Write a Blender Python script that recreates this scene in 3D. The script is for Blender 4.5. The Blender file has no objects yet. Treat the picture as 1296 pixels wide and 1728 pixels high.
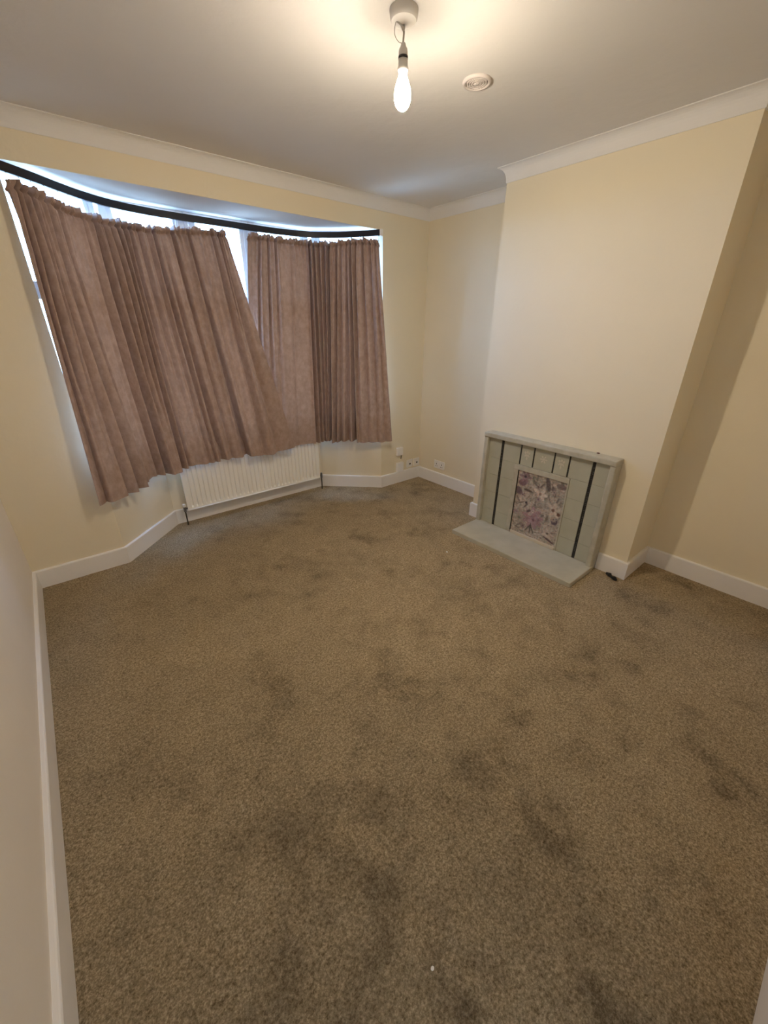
import bpy, bmesh, math, random
from mathutils import Vector, Matrix, noise
import numpy as np

S = bpy.context.scene
C = S.collection
PI = math.pi

# ---------------------------------------------------------------- camera
YAW, PITCH, ROLL = 0.6924445, 0.4342724, 0.0039977
cam_d = bpy.data.cameras.new('camera'); cam = bpy.data.objects.new('camera', cam_d); C.objects.link(cam)
fw = Vector((math.sin(YAW)*math.cos(PITCH), math.cos(YAW)*math.cos(PITCH), -math.sin(PITCH)))
rt = Vector((math.cos(YAW), -math.sin(YAW), 0)); up = rt.cross(fw)
r2 = rt*math.cos(ROLL)+up*math.sin(ROLL); u2 = -rt*math.sin(ROLL)+up*math.cos(ROLL)
cam.matrix_world = Matrix(((r2.x, u2.x, -fw.x, 0.36263), (r2.y, u2.y, -fw.y, -3.08983), (r2.z, u2.z, -fw.z, 1.55383), (0, 0, 0, 1)))
cam_d.sensor_fit = 'HORIZONTAL'; cam_d.sensor_width = 36; cam_d.lens = 36*671.824/1296
cam_d.clip_start = 0.02
S.camera = cam

# ---------------------------------------------------------------- sky, exposure
SKY_STRENGTH = 62.0
BULB_STRENGTH = 1680.0
BULB_COLOUR = (1.0, 0.86, 0.68)
HALL_FILL_POWER = 11.0
w = bpy.data.worlds.new('sky'); S.world = w; w.use_nodes = True
nt = w.node_tree; nt.nodes.clear()
wo = nt.nodes.new('ShaderNodeOutputWorld'); bg = nt.nodes.new('ShaderNodeBackground')
wt = nt.nodes.new('ShaderNodeTexCoord'); wx = nt.nodes.new('ShaderNodeSeparateXYZ'); wr = nt.nodes.new('ShaderNodeValToRGB')
nt.links.new(wt.outputs['Generated'], wx.inputs[0]); wm = nt.nodes.new('ShaderNodeMath'); wm.operation = 'MULTIPLY_ADD'; wm.inputs[1].default_value = 0.5; wm.inputs[2].default_value = 0.5
nt.links.new(wx.outputs['Z'], wm.inputs[0]); nt.links.new(wm.outputs[0], wr.inputs[0])
we = wr.color_ramp.elements; we[0].position = 0.488; we[0].color = (0.085, 0.13, 0.19, 1); we[1].position = 1.0; we[1].color = (0.17, 0.42, 1.0, 1)
wk = we.new(0.512); wk.color = (0.25, 0.50, 1.0, 1)          # ground, horizon, zenith
nt.links.new(wr.outputs[0], bg.inputs[0]); bg.inputs[1].default_value = SKY_STRENGTH
nt.links.new(bg.outputs[0], wo.inputs[0])
S.view_settings.view_transform = 'Standard'; S.view_settings.look = 'None'
S.view_settings.exposure = 0.0; S.view_settings.gamma = 1.0; S.view_settings.use_curve_mapping = False
hl = bpy.data.lights.new('hall_fill_light', 'AREA'); hl.shape = 'DISK'; hl.size = 0.35; hl.energy = HALL_FILL_POWER; hl.color = (1.0, 0.86, 0.66)
hlo = bpy.data.objects.new('hall_fill_light', hl); C.objects.link(hlo); hlo.location = (0.5, -4.9, 1.9); hlo.rotation_euler = (PI, 0, 0)   # unseen fill light added behind the camera, aimed upwards
S.cycles.use_denoising = True
S.cycles.max_bounces = 10; S.cycles.diffuse_bounces = 7; S.cycles.transparent_max_bounces = 12
S.cycles.sample_clamp_indirect = 6.0

# ---------------------------------------------------------------- measures
W, D, A, B, YB, H = 3.440, 0.358, 1.067, 2.371, -3.413, 2.5
XC = W-D                     # face of the chimney breast
HB = 2.288                   # underside of the bay ceiling
SILL = 0.70
ROOM = [(0, YB), (0, 0), (0.515, 0), (0.955, 0.44), (2.425, 0.44), (2.885, 0), (W, 0), (W, -A), (XC, -A), (XC, -B), (W, -B), (W, YB)]
BAY = [(0.478, 0.0), (0.935, 0.44), (2.445, 0.44), (2.900, 0.0)]

# ---------------------------------------------------------------- helpers
def tag(o, label=None, cat=None, group=None, kind=None):
    if label: o['label'] = label
    if cat: o['category'] = cat
    if group: o['group'] = group
    if kind: o['kind'] = kind
    return o

def link(name, me, mat=None, parent=None, smooth=False):
    o = bpy.data.objects.new(name, me); C.objects.link(o)
    if mat: me.materials.append(mat)
    if parent: o.parent = parent
    if smooth:
        me.polygons.foreach_set('use_smooth', [True]*len(me.polygons))
    return o

def obj(name, bm, mat=None, parent=None, smooth=False, bevel=0, seg=2):
    me = bpy.data.meshes.new(name)
    bmesh.ops.recalc_face_normals(bm, faces=bm.faces[:])
    bm.to_mesh(me); bm.free()
    o = link(name, me, mat, parent, smooth)
    if bevel:
        m = o.modifiers.new('bevel', 'BEVEL'); m.width = bevel; m.segments = seg; m.limit_method = 'ANGLE'; m.angle_limit = 0.6
    return o

def empty(name, loc=(0, 0, 0)):
    o = bpy.data.objects.new(name, None); C.objects.link(o); o.location = loc; o.empty_display_size = 0.05
    return o

def box(bm, a, b, mat=None):
    x0, y0, z0 = [min(a[i], b[i]) for i in range(3)]; x1, y1, z1 = [max(a[i], b[i]) for i in range(3)]
    v = [bm.verts.new(p) for p in ((x0,y0,z0),(x1,y0,z0),(x1,y1,z0),(x0,y1,z0),(x0,y0,z1),(x1,y0,z1),(x1,y1,z1),(x0,y1,z1))]
    if mat is not None:
        for q in v: q.co = mat @ q.co
    for f in ((0,3,2,1),(4,5,6,7),(0,1,5,4),(1,2,6,5),(2,3,7,6),(3,0,4,7)):
        bm.faces.new([v[i] for i in f])
    return v

def mitres(path, closed=False):
    n = len(path); out = []
    for i in range(n):
        p = Vector(path[i])
        d0 = (p-Vector(path[i-1])).normalized() if (i > 0 or closed) else None
        d1 = (Vector(path[(i+1) % n])-p).normalized() if (i < n-1 or closed) else None
        if d0 is None: d0 = d1
        if d1 is None: d1 = d0
        n0 = Vector((d0.y, -d0.x)); n1 = Vector((d1.y, -d1.x))
        m = (n0+n1); m = m/ (1+n0.dot(n1))
        out.append(m)
    return out

def sweep(bm, path, prof, closed=False):
    """prof: closed list of (offset to the right of the path, z)"""
    ms = mitres(path, closed); rings = []
    for p, m in zip(path, ms):
        rings.append([bm.verts.new((p[0]+m.x*o, p[1]+m.y*o, z)) for o, z in prof])
    n = len(rings); k = len(prof)
    for i in range(n if closed else n-1):
        a, b = rings[i], rings[(i+1) % n]
        for j in range(k):
            bm.faces.new((a[j], a[(j+1) % k], b[(j+1) % k], b[j]))
    if not closed:
        bm.faces.new(rings[0]); bm.faces.new(rings[-1][::-1])

def tube(bm, pts, r, n=10, cap=True):
    pts = [Vector(p) for p in pts]; rings = []
    rr = r if isinstance(r, (list, tuple)) else [r]*len(pts)
    prev = None
    for i, p in enumerate(pts):
        t = (pts[min(i+1, len(pts)-1)]-pts[max(i-1, 0)]).normalized()
        a = prev if prev is not None else (Vector((1, 0, 0)) if abs(t.x) < 0.8 else Vector((0, 1, 0)))
        a = (a-t*a.dot(t)).normalized(); b = t.cross(a); prev = a
        rings.append([bm.verts.new(p+(a*math.cos(2*PI*j/n)+b*math.sin(2*PI*j/n))*rr[i]) for j in range(n)])
    for a, b in zip(rings[:-1], rings[1:]):
        for j in range(n): bm.faces.new((a[j], a[(j+1) % n], b[(j+1) % n], b[j]))
    if cap: bm.faces.new(rings[0][::-1]); bm.faces.new(rings[-1])

def lathe(bm, prof, n=40, loc=(0, 0, 0), cap=True):
    rings = []
    for r, z in prof:
        if r < 1e-6: rings.append([bm.verts.new((loc[0], loc[1], loc[2]+z))])
        else: rings.append([bm.verts.new((loc[0]+r*math.cos(2*PI*j/n), loc[1]+r*math.sin(2*PI*j/n), loc[2]+z)) for j in range(n)])
    for a, b in zip(rings[:-1], rings[1:]):
        for j in range(n):
            k = (j+1) % n
            if len(a) == 1 and len(b) > 1: bm.faces.new((a[0], b[j], b[k]))
            elif len(b) == 1 and len(a) > 1: bm.faces.new((a[j], b[0], a[k]))
            elif len(a) > 1: bm.faces.new((a[j], b[j], b[k], a[k]))
    if cap:
        if len(rings[0]) > 1: bm.faces.new(rings[0])
        if len(rings[-1]) > 1: bm.faces.new(rings[-1][::-1])

# ---------------------------------------------------------------- materials
def mat(name, col, rough=0.6, spec=0.3, metal=0.0, noise_amt=0.0, noise_scale=8.0, bump=0.0, bump_scale=200.0, col2=None, detail=4):
    m = bpy.data.materials.new(name); m.use_nodes = True; t = m.node_tree; b = t.nodes['Principled BSDF']
    b.inputs['Roughness'].default_value = rough; b.inputs['Metallic'].default_value = metal
    b.inputs['Specular IOR Level'].default_value = spec
    b.inputs['Base Color'].default_value = (*col, 1)
    tc = t.nodes.new('ShaderNodeTexCoord')
    if noise_amt or col2:
        nz = t.nodes.new('ShaderNodeTexNoise'); nz.inputs['Scale'].default_value = noise_scale; nz.inputs['Detail'].default_value = detail
        t.links.new(tc.outputs['Object'], nz.inputs['Vector'])
        r = t.nodes.new('ShaderNodeValToRGB'); r.color_ramp.elements[0].position = 0.3; r.color_ramp.elements[1].position = 0.7
        c2 = col2 or tuple(c*(1-noise_amt) for c in col)
        r.color_ramp.elements[0].color = (*c2, 1); r.color_ramp.elements[1].color = (*col, 1)
        t.links.new(nz.outputs['Fac'], r.inputs['Fac']); t.links.new(r.outputs['Color'], b.inputs['Base Color'])
    if bump:
        n2 = t.nodes.new('ShaderNodeTexNoise'); n2.inputs['Scale'].default_value = bump_scale; n2.inputs['Detail'].default_value = 5
        t.links.new(tc.outputs['Object'], n2.inputs['Vector'])
        bp = t.nodes.new('ShaderNodeBump'); bp.inputs['Strength'].default_value = 1.0; bp.inputs['Distance'].default_value = bump
        t.links.new(n2.outputs['Fac'], bp.inputs['Height']); t.links.new(bp.outputs['Normal'], b.inputs['Normal'])
    return m

M = {}
M['cream'] = mat('cream_wall_paint', (0.84, 0.742, 0.545), 0.62, 0.25, noise_amt=0.035, noise_scale=2.2, bump=0.0012, bump_scale=28)
M['magnolia'] = mat('magnolia_wall_paint', (0.87, 0.80, 0.70), 0.6, 0.25, noise_amt=0.035, noise_scale=2.2, bump=0.0012, bump_scale=28)
M['ceiling'] = mat('ceiling_paint', (0.78, 0.755, 0.72), 0.75, 0.2, noise_amt=0.05, noise_scale=1.6, bump=0.003, bump_scale=11)
M['cove'] = mat('cove_paint', (0.82, 0.79, 0.74), 0.6, 0.25, noise_amt=0.03, noise_scale=3)
M['gloss'] = mat('white_gloss_woodwork', (0.88, 0.85, 0.81), 0.35, 0.45, noise_amt=0.04, noise_scale=5)
M['radiator'] = mat('radiator_enamel', (0.93, 0.90, 0.83), 0.32, 0.45)
M['upvc'] = mat('white_window_plastic', (0.82, 0.84, 0.86), 0.3, 0.45)
M['plastic'] = mat('white_plastic', (0.88, 0.85, 0.80), 0.35, 0.45)
M['grey_plastic'] = mat('pendant_plastic', (0.62, 0.58, 0.53), 0.4, 0.4)
M['vent'] = mat('vent_plastic', (0.66, 0.60, 0.56), 0.45, 0.4)
M['vent_dark'] = mat('vent_recess', (0.28, 0.24, 0.22), 0.7)
M['dark'] = mat('dark_rail', (0.012, 0.012, 0.016), 0.4, 0.4)
M['black'] = mat('black_plastic', (0.012, 0.010, 0.009), 0.5, 0.4)
M['chrome'] = mat('valve_metal', (0.22, 0.22, 0.22), 0.35, 0.5, metal=0.8)
M['pipe'] = mat('dark_pipe', (0.02, 0.018, 0.014), 0.5, 0.4)
M['socket_dark'] = mat('socket_slot', (0.03, 0.025, 0.02), 0.6)
M['surround'] = mat('grey_painted_tile', (0.475, 0.465, 0.36), 0.42, 0.4, noise_scale=7, col2=(0.425, 0.41, 0.31), bump=0.0006, bump_scale=60)
M['surround_frame'] = mat('grey_painted_frame', (0.53, 0.50, 0.40), 0.45, 0.4, noise_scale=16, col2=(0.42, 0.385, 0.29), bump=0.0018, bump_scale=45)
M['hearth'] = mat('grey_painted_hearth', (0.545, 0.505, 0.39), 0.4, 0.4, noise_scale=9, col2=(0.47, 0.435, 0.325), bump=0.0006, bump_scale=50)
M['grout'] = mat('tile_joint', (0.33, 0.31, 0.24), 0.8)
M['motif'] = mat('cream_motif', (0.60, 0.55, 0.44), 0.5)
M['infill_base'] = mat('cream_strip', (0.62, 0.54, 0.42), 0.5)
M['scrap'] = mat('white_scrap', (0.75, 0.72, 0.66), 0.7)
M['chip'] = mat('brown_chip', (0.20, 0.10, 0.07), 0.8)

def wallgrad(m):
    return m

# carpet: speckled twist pile, with trodden marks and painted foreground shade stored per point
m = bpy.data.materials.new('brown_twist_carpet'); m.use_nodes = True; t = m.node_tree; b = t.nodes['Principled BSDF']
b.inputs['Roughness'].default_value = 0.95; b.inputs['Specular IOR Level'].default_value = 0.05
b.inputs['Sheen Weight'].default_value = 0.0; b.inputs['Sheen Roughness'].default_value = 0.5
tc = t.nodes.new('ShaderNodeTexCoord')
n1 = t.nodes.new('ShaderNodeTexNoise'); n1.inputs['Scale'].default_value = 190; n1.inputs['Detail'].default_value = 3; n1.inputs['Roughness'].default_value = 0.75
n2 = t.nodes.new('ShaderNodeTexNoise'); n2.inputs['Scale'].default_value = 88; n2.inputs['Detail'].default_value = 3
vr = t.nodes.new('ShaderNodeTexVoronoi'); vr.inputs['Scale'].default_value = 200
for x in (n1, n2, vr): t.links.new(tc.outputs['Object'], x.inputs['Vector'])
ramp = t.nodes.new('ShaderNodeValToRGB'); e = ramp.color_ramp.elements
e[0].position = 0.34; e[0].color = (0.125, 0.090, 0.044, 1)
e[1].position = 0.68; e[1].color = (0.63, 0.49, 0.325, 1)
k = e.new(0.5); k.color = (0.32, 0.245, 0.147, 1)
mx = t.nodes.new('ShaderNodeMix'); mx.data_type = 'FLOAT'; mx.inputs[0].default_value = 0.35
t.links.new(n1.outputs['Fac'], mx.inputs[2]); t.links.new(n2.outputs['Fac'], mx.inputs[3]); t.links.new(mx.outputs[0], ramp.inputs['Fac'])
at = t.nodes.new('ShaderNodeAttribute'); at.attribute_name = 'pile_shade'
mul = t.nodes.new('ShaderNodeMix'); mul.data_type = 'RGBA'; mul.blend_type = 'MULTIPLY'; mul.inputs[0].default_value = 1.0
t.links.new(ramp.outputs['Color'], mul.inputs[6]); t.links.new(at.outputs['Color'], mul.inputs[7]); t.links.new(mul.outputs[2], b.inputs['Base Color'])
bp = t.nodes.new('ShaderNodeBump'); bp.inputs['Distance'].default_value = 0.006; bp.inputs['Strength'].default_value = 0.9
t.links.new(mx.outputs[0], bp.inputs['Height']); t.links.new(bp.outputs['Normal'], b.inputs['Normal'])
M['carpet'] = m

# curtain cloth: brown suede look, lets a little daylight through
m = bpy.data.materials.new('brown_suede_curtain'); m.use_nodes = True; t = m.node_tree; b = t.nodes['Principled BSDF']
b.inputs['Roughness'].default_value = 0.85; b.inputs['Specular IOR Level'].default_value = 0.15
b.inputs['Sheen Weight'].default_value = 0.25; b.inputs['Sheen Roughness'].default_value = 0.45; b.inputs['Sheen Tint'].default_value = (0.9, 0.75, 0.68, 1)
tc = t.nodes.new('ShaderNodeTexCoord')
mp = t.nodes.new('ShaderNodeMapping'); mp.inputs['Scale'].default_value = (1, 1, 0.75); t.links.new(tc.outputs['Object'], mp.inputs['Vector'])
n1 = t.nodes.new('ShaderNodeTexNoise'); n1.inputs['Scale'].default_value = 26; n1.inputs['Detail'].default_value = 7; n1.inputs['Roughness'].default_value = 0.7
t.links.new(mp.outputs['Vector'], n1.inputs['Vector'])
ramp = t.nodes.new('ShaderNodeValToRGB'); e = ramp.color_ramp.elements
e[0].position = 0.36; e[0].color = (0.34, 0.235, 0.187, 1); e[1].position = 0.66; e[1].color = (0.46, 0.335, 0.277, 1)
t.links.new(n1.outputs['Fac'], ramp.inputs['Fac']); t.links.new(ramp.outputs['Color'], b.inputs['Base Color'])
n3 = t.nodes.new('ShaderNodeTexNoise'); n3.inputs['Scale'].default_value = 260; n3.inputs['Detail'].default_value = 3; t.links.new(mp.outputs['Vector'], n3.inputs['Vector'])
bp = t.nodes.new('ShaderNodeBump'); bp.inputs['Distance'].default_value = 0.0012; bp.inputs['Strength'].default_value = 0.7
t.links.new(n3.outputs['Fac'], bp.inputs['Height']); t.links.new(bp.outputs['Normal'], b.inputs['Normal'])
tr = t.nodes.new('ShaderNodeBsdfTranslucent'); tr.inputs['Color'].default_value = (0.80, 0.30, 0.14, 1)
ms = t.nodes.new('ShaderNodeMixShader'); ms.inputs[0].default_value = 0.012
out = t.nodes['Material Output']
t.links.new(b.outputs[0], ms.inputs[1]); t.links.new(tr.outputs[0], ms.inputs[2]); t.links.new(ms.outputs[0], out.inputs['Surface'])
M['curtain'] = m

# window glass
m = bpy.data.materials.new('window_glass'); m.use_nodes = True; t = m.node_tree; t.nodes.remove(t.nodes['Principled BSDF'])
tb = t.nodes.new('ShaderNodeBsdfTransparent'); tb.inputs[0].default_value = (0.95, 0.97, 0.97, 1)
gb = t.nodes.new('ShaderNodeBsdfGlossy'); gb.inputs['Roughness'].default_value = 0.03
fr = t.nodes.new('ShaderNodeMath'); fr.operation = 'POWER'; fr.inputs[1].default_value = 4.0; lw = t.nodes.new('ShaderNodeLayerWeight'); lw.inputs[0].default_value = 0.5; t.links.new(lw.outputs['Facing'], fr.inputs[0]); ms = t.nodes.new('ShaderNodeMixShader')
t.links.new(fr.outputs[0], ms.inputs[0]); t.links.new(tb.outputs[0], ms.inputs[1]); t.links.new(gb.outputs[0], ms.inputs[2])
t.links.new(ms.outputs[0], t.nodes['Material Output'].inputs['Surface'])
M['glass'] = m

# lit bulb
m = bpy.data.materials.new('lit_bulb_glass'); m.use_nodes = True; t = m.node_tree; b = t.nodes['Principled BSDF']
b.inputs['Base Color'].default_value = (0.9, 0.88, 0.82, 1); b.inputs['Emission Color'].default_value = (*BULB_COLOUR, 1); b.inputs['Emission Strength'].default_value = BULB_STRENGTH
M['bulb'] = m
m = m.copy(); m.name = 'lit_bulb_neck'; m.node_tree.nodes['Principled BSDF'].inputs['Emission Strength'].default_value = BULB_STRENGTH*0.045; M['bulb_neck'] = m

# black border strip with small woven beads
m = bpy.data.materials.new('black_beaded_strip'); m.use_nodes = True; t = m.node_tree; b = t.nodes['Principled BSDF']
b.inputs['Roughness'].default_value = 0.4
tc = t.nodes.new('ShaderNodeTexCoord'); vo = t.nodes.new('ShaderNodeTexVoronoi'); vo.inputs['Scale'].default_value = 75; vo.inputs['Randomness'].default_value = 0.25
t.links.new(tc.outputs['Object'], vo.inputs['Vector'])
ramp = t.nodes.new('ShaderNodeValToRGB'); e = ramp.color_ramp.elements
e[0].position = 0.26; e[0].color = (0.11, 0.115, 0.10, 1); e[1].position = 0.42; e[1].color = (0.012, 0.011, 0.010, 1)
t.links.new(vo.outputs['Distance'], ramp.inputs['Fac']); t.links.new(ramp.outputs['Color'], b.inputs['Base Color'])
M['strip'] = m

# printed floral board: colours stored per point
m = bpy.data.materials.new('floral_print'); m.use_nodes = True; t = m.node_tree; b = t.nodes['Principled BSDF']
b.inputs['Roughness'].default_value = 0.5
at = t.nodes.new('ShaderNodeAttribute'); at.attribute_name = 'print'; t.links.new(at.outputs['Color'], b.inputs['Base Color'])
M['print'] = m

# daylight portals in the window openings (sampling aid only, they give no light)
def portal(a, b, z0, z1):
    a, b = Vector((*a, 0)), Vector((*b, 0)); l = bpy.data.lights.new('window_portal', 'AREA'); l.shape = 'RECTANGLE'; l.size = (b-a).length; l.size_y = z1-z0
    l.cycles.is_portal = True; o = bpy.data.objects.new('window_portal', l); C.objects.link(o)
    d = (b-a).normalized(); n_ = Vector((d.y, -d.x, 0)); c = (a+b)/2-n_*0.068; c.z = (z0+z1)/2
    z_ = -n_; y_ = Vector((0, 0, 1)); x_ = y_.cross(z_); o.matrix_world = Matrix(((x_.x, y_.x, z_.x, c.x), (x_.y, y_.y, z_.y, c.y), (x_.z, y_.z, z_.z, c.z), (0, 0, 0, 1)))
for i in range(3): portal(BAY[i], BAY[i+1], SILL+0.02, HB)

# ---------------------------------------------------------------- setting: floor
def struct(name, bm, mt, **k): return tag(obj(name, bm, mt, **k), kind='structure')

def pile_shade_value(x, y):
    v = noise.fractal(Vector((x*1.3, y*1.3, 3.1)), 0.9, 2.0, 4)*0.12
    a = noise.fractal(Vector((x*4.2+5, y*4.2, 7.7)), 0.8, 2.1, 4)
    area = 0.5+0.5*math.tanh((x-0.9)*1.6-(y+1.2)*0.6)
    v -= max(0, a-0.10)*0.55*(0.45+0.75*area)
    a2 = noise.noise(Vector((x*9+y*3, y*7-x*2, 1.3)))
    v -= max(0, a2-0.28)*0.45*(0.3+0.8*area)
    for (px, py, rx, ry, rot, s) in MARKS:
        dx, dy = x-px, y-py; c, s_ = math.cos(rot), math.sin(rot)
        u, q = (dx*c+dy*s_)/rx, (-dx*s_+dy*c)/ry
        d = u*u+q*q
        if d < 7:
            v -= s*math.exp(-d)*(0.8+0.5*noise.noise(Vector((x*26, y*26, 0.5))))
    v += 0.13*math.tanh((x-1.2)*1.1)+0.09-0.50*(0.5-0.5*math.tanh((y+2.5)*1.5))*(1-0.75*math.tanh(1.6*max(0, x-1.1)))  # near carpet darkened, right side lightened: light falloff painted into the colour
    v += 0.10*noise.noise(Vector((x*15, y*15, 4.4)))+0.11*noise.noise(Vector((x*34, y*34, 8.8)))
    st = noise.noise(Vector((x*2.2+y*3.6, (y*1.2-x*2.0)*2.6, 12.0)))
    v -= max(0, st-0.22)*0.5*area
    return v
MARKS = [(1.36, -1.90, .075, .055, .4, .34), (1.48, -1.74, .08, .05, .2, .22), (1.38, -2.11, .10, .035, -.5, .26), (0.45, -2.20, .09, .05, .5, .22),
         (0.92, -2.40, .09, .05, .7, .18), (1.08, -2.84, .05, .12, .6, .22), (0.43, -2.59, .12, .06, .9, .30), (0.69, -2.68, .14, .06, .3, .24),
         (1.57, -2.22, .06, .03, .2, .28), (1.81, -2.16, .07, .03, .9, .26), (1.57, -2.44, .08, .03, -.3, .16), (1.62, -2.30, .07, .025, .1, .25),
         (1.85, -2.45, .12, .035, -.6, .22), (2.05, -2.62, .14, .03, -.5, .24), (2.2, -2.4, .09, .03, .4, .2), (2.35, -2.75, .12, .04, -.2, .2),
         (1.75, -2.75, .11, .04, .3, .2), (1.3, -2.55, .10, .04, .9, .16), (2.5, -2.55, .08, .03, .3, .18), (1.95, -1.95, .06, .03, .5, .2),
         (2.1, -2.1, .06, .025, .3, .22), (1.25, -2.25, .06, .03, .5, .2), (2.75, -2.65, .10, .03, .2, .18), (1.15, -2.0, .07, .04, .1, .14)]
NX, NY = 320, 370
x0, x1, y0, y1 = 0.0, W, YB, 0.46
xs = np.linspace(x0, x1, NX); ys = np.linspace(y0, y1, NY)
verts = []; cols = []
def inside(x, y):
    if y <= 0.02:
        return True
    return 0.49+y < x < 2.91-y*0.98
for y in ys:
    for x in xs:
        p = pile_shade_value(x, y)
        xx = x
        if y > 0: xx = min(max(x, 0.513+y), 2.887-y*1.0)
        verts.append((xx, y, 0.0015*noise.noise(Vector((x*12, y*12, 0)))+0.006*max(-0.5, min(0.2, p))))
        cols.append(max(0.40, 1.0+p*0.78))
faces = [(j*NX+i, j*NX+i+1, (j+1)*NX+i+1, (j+1)*NX+i) for j in range(NY-1) for i in range(NX-1)
         if not (ys[j] > 0 and (xs[i+1] < 0.513+ys[j] or xs[i] > 2.887-ys[j]))]
me = bpy.data.meshes.new('floor'); me.from_pydata(verts, [], faces)
ca = me.color_attributes.new('pile_shade', 'FLOAT_COLOR', 'POINT')
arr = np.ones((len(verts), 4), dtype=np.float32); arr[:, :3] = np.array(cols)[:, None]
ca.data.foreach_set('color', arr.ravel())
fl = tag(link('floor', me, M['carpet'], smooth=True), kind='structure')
bm = bmesh.new(); box(bm, (-0.2, YB-0.2, -0.12), (W+0.2, 0.0, -0.012)); box(bm, (0.3, 0.0, -0.12), (3.1, 0.6, -0.012))
struct('floor_slab', bm, M['grout'])

# ---------------------------------------------------------------- setting: walls
def wall(name, path, z0, z1, mt, th=0.12):
    bm = bmesh.new(); sweep(bm, path, [(0, z0), (0, z1), (-th, z1), (-th, z0)]); return struct(name, bm, mt)
wall('wall_left', [(0, YB-0.1), (0, 0.1)], -0.02, H, M['magnolia'])
bm = bmesh.new()
box(bm, (-0.1, 0, -0.02), (0.478, 0.10, HB))                      # left of the bay
sweep(bm, [(0.478, 0), (0.515, 0), (0.955, 0.44), (2.425, 0.44), (2.885, 0), (2.9, 0)], [(0, -0.02), (0, SILL), (-0.14, SILL), (-0.14, -0.02)])
box(bm, (2.900, 0, -0.02), (W+0.1, 0.10, HB))
box(bm, (-0.1, 0, HB), (W+0.1, 0.012, H)); box(bm, (-0.1, 0.012, HB+0.1), (W+0.1, 0.10, H))   # header
struct('wall_front', bm, M['cream'])
wall('wall_alcove', [(W, 0.1), (W, -A-0.05)], -0.02, H, M['cream'])
bm = bmesh.new(); box(bm, (XC, -B, -0.02), (W+0.12, -A, H)); struct('wall_chimney', bm, M['cream'])
wall('wall_right', [(W, -B+0.05), (W, YB-0.1)], -0.02, H, M['cream'])
bm = bmesh.new()                                                    # wall behind the camera; its open doorway is added to admit fill light
box(bm, (0.88, YB-0.12, -0.02), (W+0.1, YB, H)); box(bm, (-0.1, YB-0.12, -0.02), (0.10, YB, H)); box(bm, (0.10, YB-0.12, 2.02), (0.88, YB, H))
struct('wall_back', bm, M['cream'])
bm = bmesh.new()                                                    # unseen hall added beyond it to bounce the fill light
box(bm, (-0.7, -5.72, -0.02), (-0.6, YB-0.12, H)); box(bm, (1.7, -5.72, -0.02), (1.8, YB-0.12, H)); box(bm, (-0.7, -5.82, -0.02), (1.8, -5.72, H))
struct('wall_added_hall', bm, M['magnolia'])
bm = bmesh.new(); box(bm, (-0.7, -5.82, H), (1.8, YB-0.1205, H+0.1)); struct('ceiling_added_hall', bm, M['ceiling'])
bm = bmesh.new(); box(bm, (-0.7, -5.82, -0.12), (1.8, YB-0.2005, -0.005)); box(bm, (0.1, YB-0.2, -0.011), (0.88, YB-0.0005, -0.004)); struct('floor_added_hall', bm, M['carpet'])
bm = bmesh.new(); box(bm, (-0.12, YB-0.12, H), (W+0.12, 0.12, H+0.1)); struct('ceiling', bm, M['ceiling'])
bm = bmesh.new()
vs = [(0.43, 0.0121), (0.43, 0.10), (0.87, 0.58), (2.51, 0.58), (2.95, 0.10), (2.95, 0.0121)]
lo = [bm.verts.new((x, y, HB)) for x, y in vs]; hi = [bm.verts.new((x, y, HB+0.1)) for x, y in vs]
bm.faces.new(lo); bm.faces.new(hi)
for i in range(len(vs)): bm.faces.new((lo[i], lo[(i+1) % 6], hi[(i+1) % 6], hi[i]))
struct('ceiling_bay', bm, M['ceiling'])

# cove along the ceiling
bm = bmesh.new(); ch, cd = 0.083, 0.052
prof = [(0, H), (0, H-ch), (0.004, H-ch), (0.005, H-ch+0.006)]
for i in range(1, 8):
    a = i/8*PI/2; prof.append((cd-0.005-(cd-0.010)*math.cos(a)+0.0, H-0.006-(ch-0.012)*(1-math.sin(a))))
prof += [(cd-0.004, H-0.005), (cd, H-0.004), (cd, H)]
sweep(bm, [(0, YB), (0, 0), (W, 0), (W, -A), (XC, -A), (XC, -B), (W, -B), (W, YB)], prof, closed=True)
struct('trim_1', bm, M['cove'])

# skirting boards
sk, T = 0.125, 0.018
SP = [(0, 0), (T, 0), (T, sk-0.006), (T-0.003, sk-0.001), (T-0.007, sk), (0, sk)]
def skirt(name, path):
    bm = bmesh.new(); sweep(bm, path, SP); return struct(name, bm, M['gloss'])
skirt('baseboard_left', [(0, YB+T), (0, -T)])
skirt('baseboard_front', [(0, 0), (0.515, 0), (0.955, 0.44), (2.425, 0.44), (2.885, 0), (W, 0)])
skirt('baseboard_alcove', [(W, -T), (W, -A+T)])
skirt('baseboard_chimney', [(XC+0.3, -A), (XC, -A), (XC, -1.182)])
skirt('baseboard_chimney', [(XC, -2.192), (XC, -B), (W-T, -B)])
skirt('baseboard_right', [(W, -B-0.001), (W, YB+T)])
skirt('baseboard_back', [(W, YB), (0.945, YB)])
bm = bmesh.new(); sweep(bm, [(0.10, YB-0.12), (0.10, YB)], [(0, 0), (0.0, 2.0), (0.02, 2.0), (0.02, 0)]); sweep(bm, [(0.88, YB), (0.88, YB-0.12)], [(0, 0), (0.0, 2.0), (0.02, 2.0), (0.02, 0)]); box(bm, (0.10, YB-0.12, 2.0), (0.88, YB, 2.02)); box(bm, (0.88, YB, 0), (0.944, YB+0.015, 2.07)); box(bm, (0.04, YB, 0), (0.10, YB+0.015, 2.07)); box(bm, (0.10, YB, 2.006), (0.88, YB+0.015, 2.07)); struct('trim_2', bm, M['gloss'])  # lining and architrave of the added doorway

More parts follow.
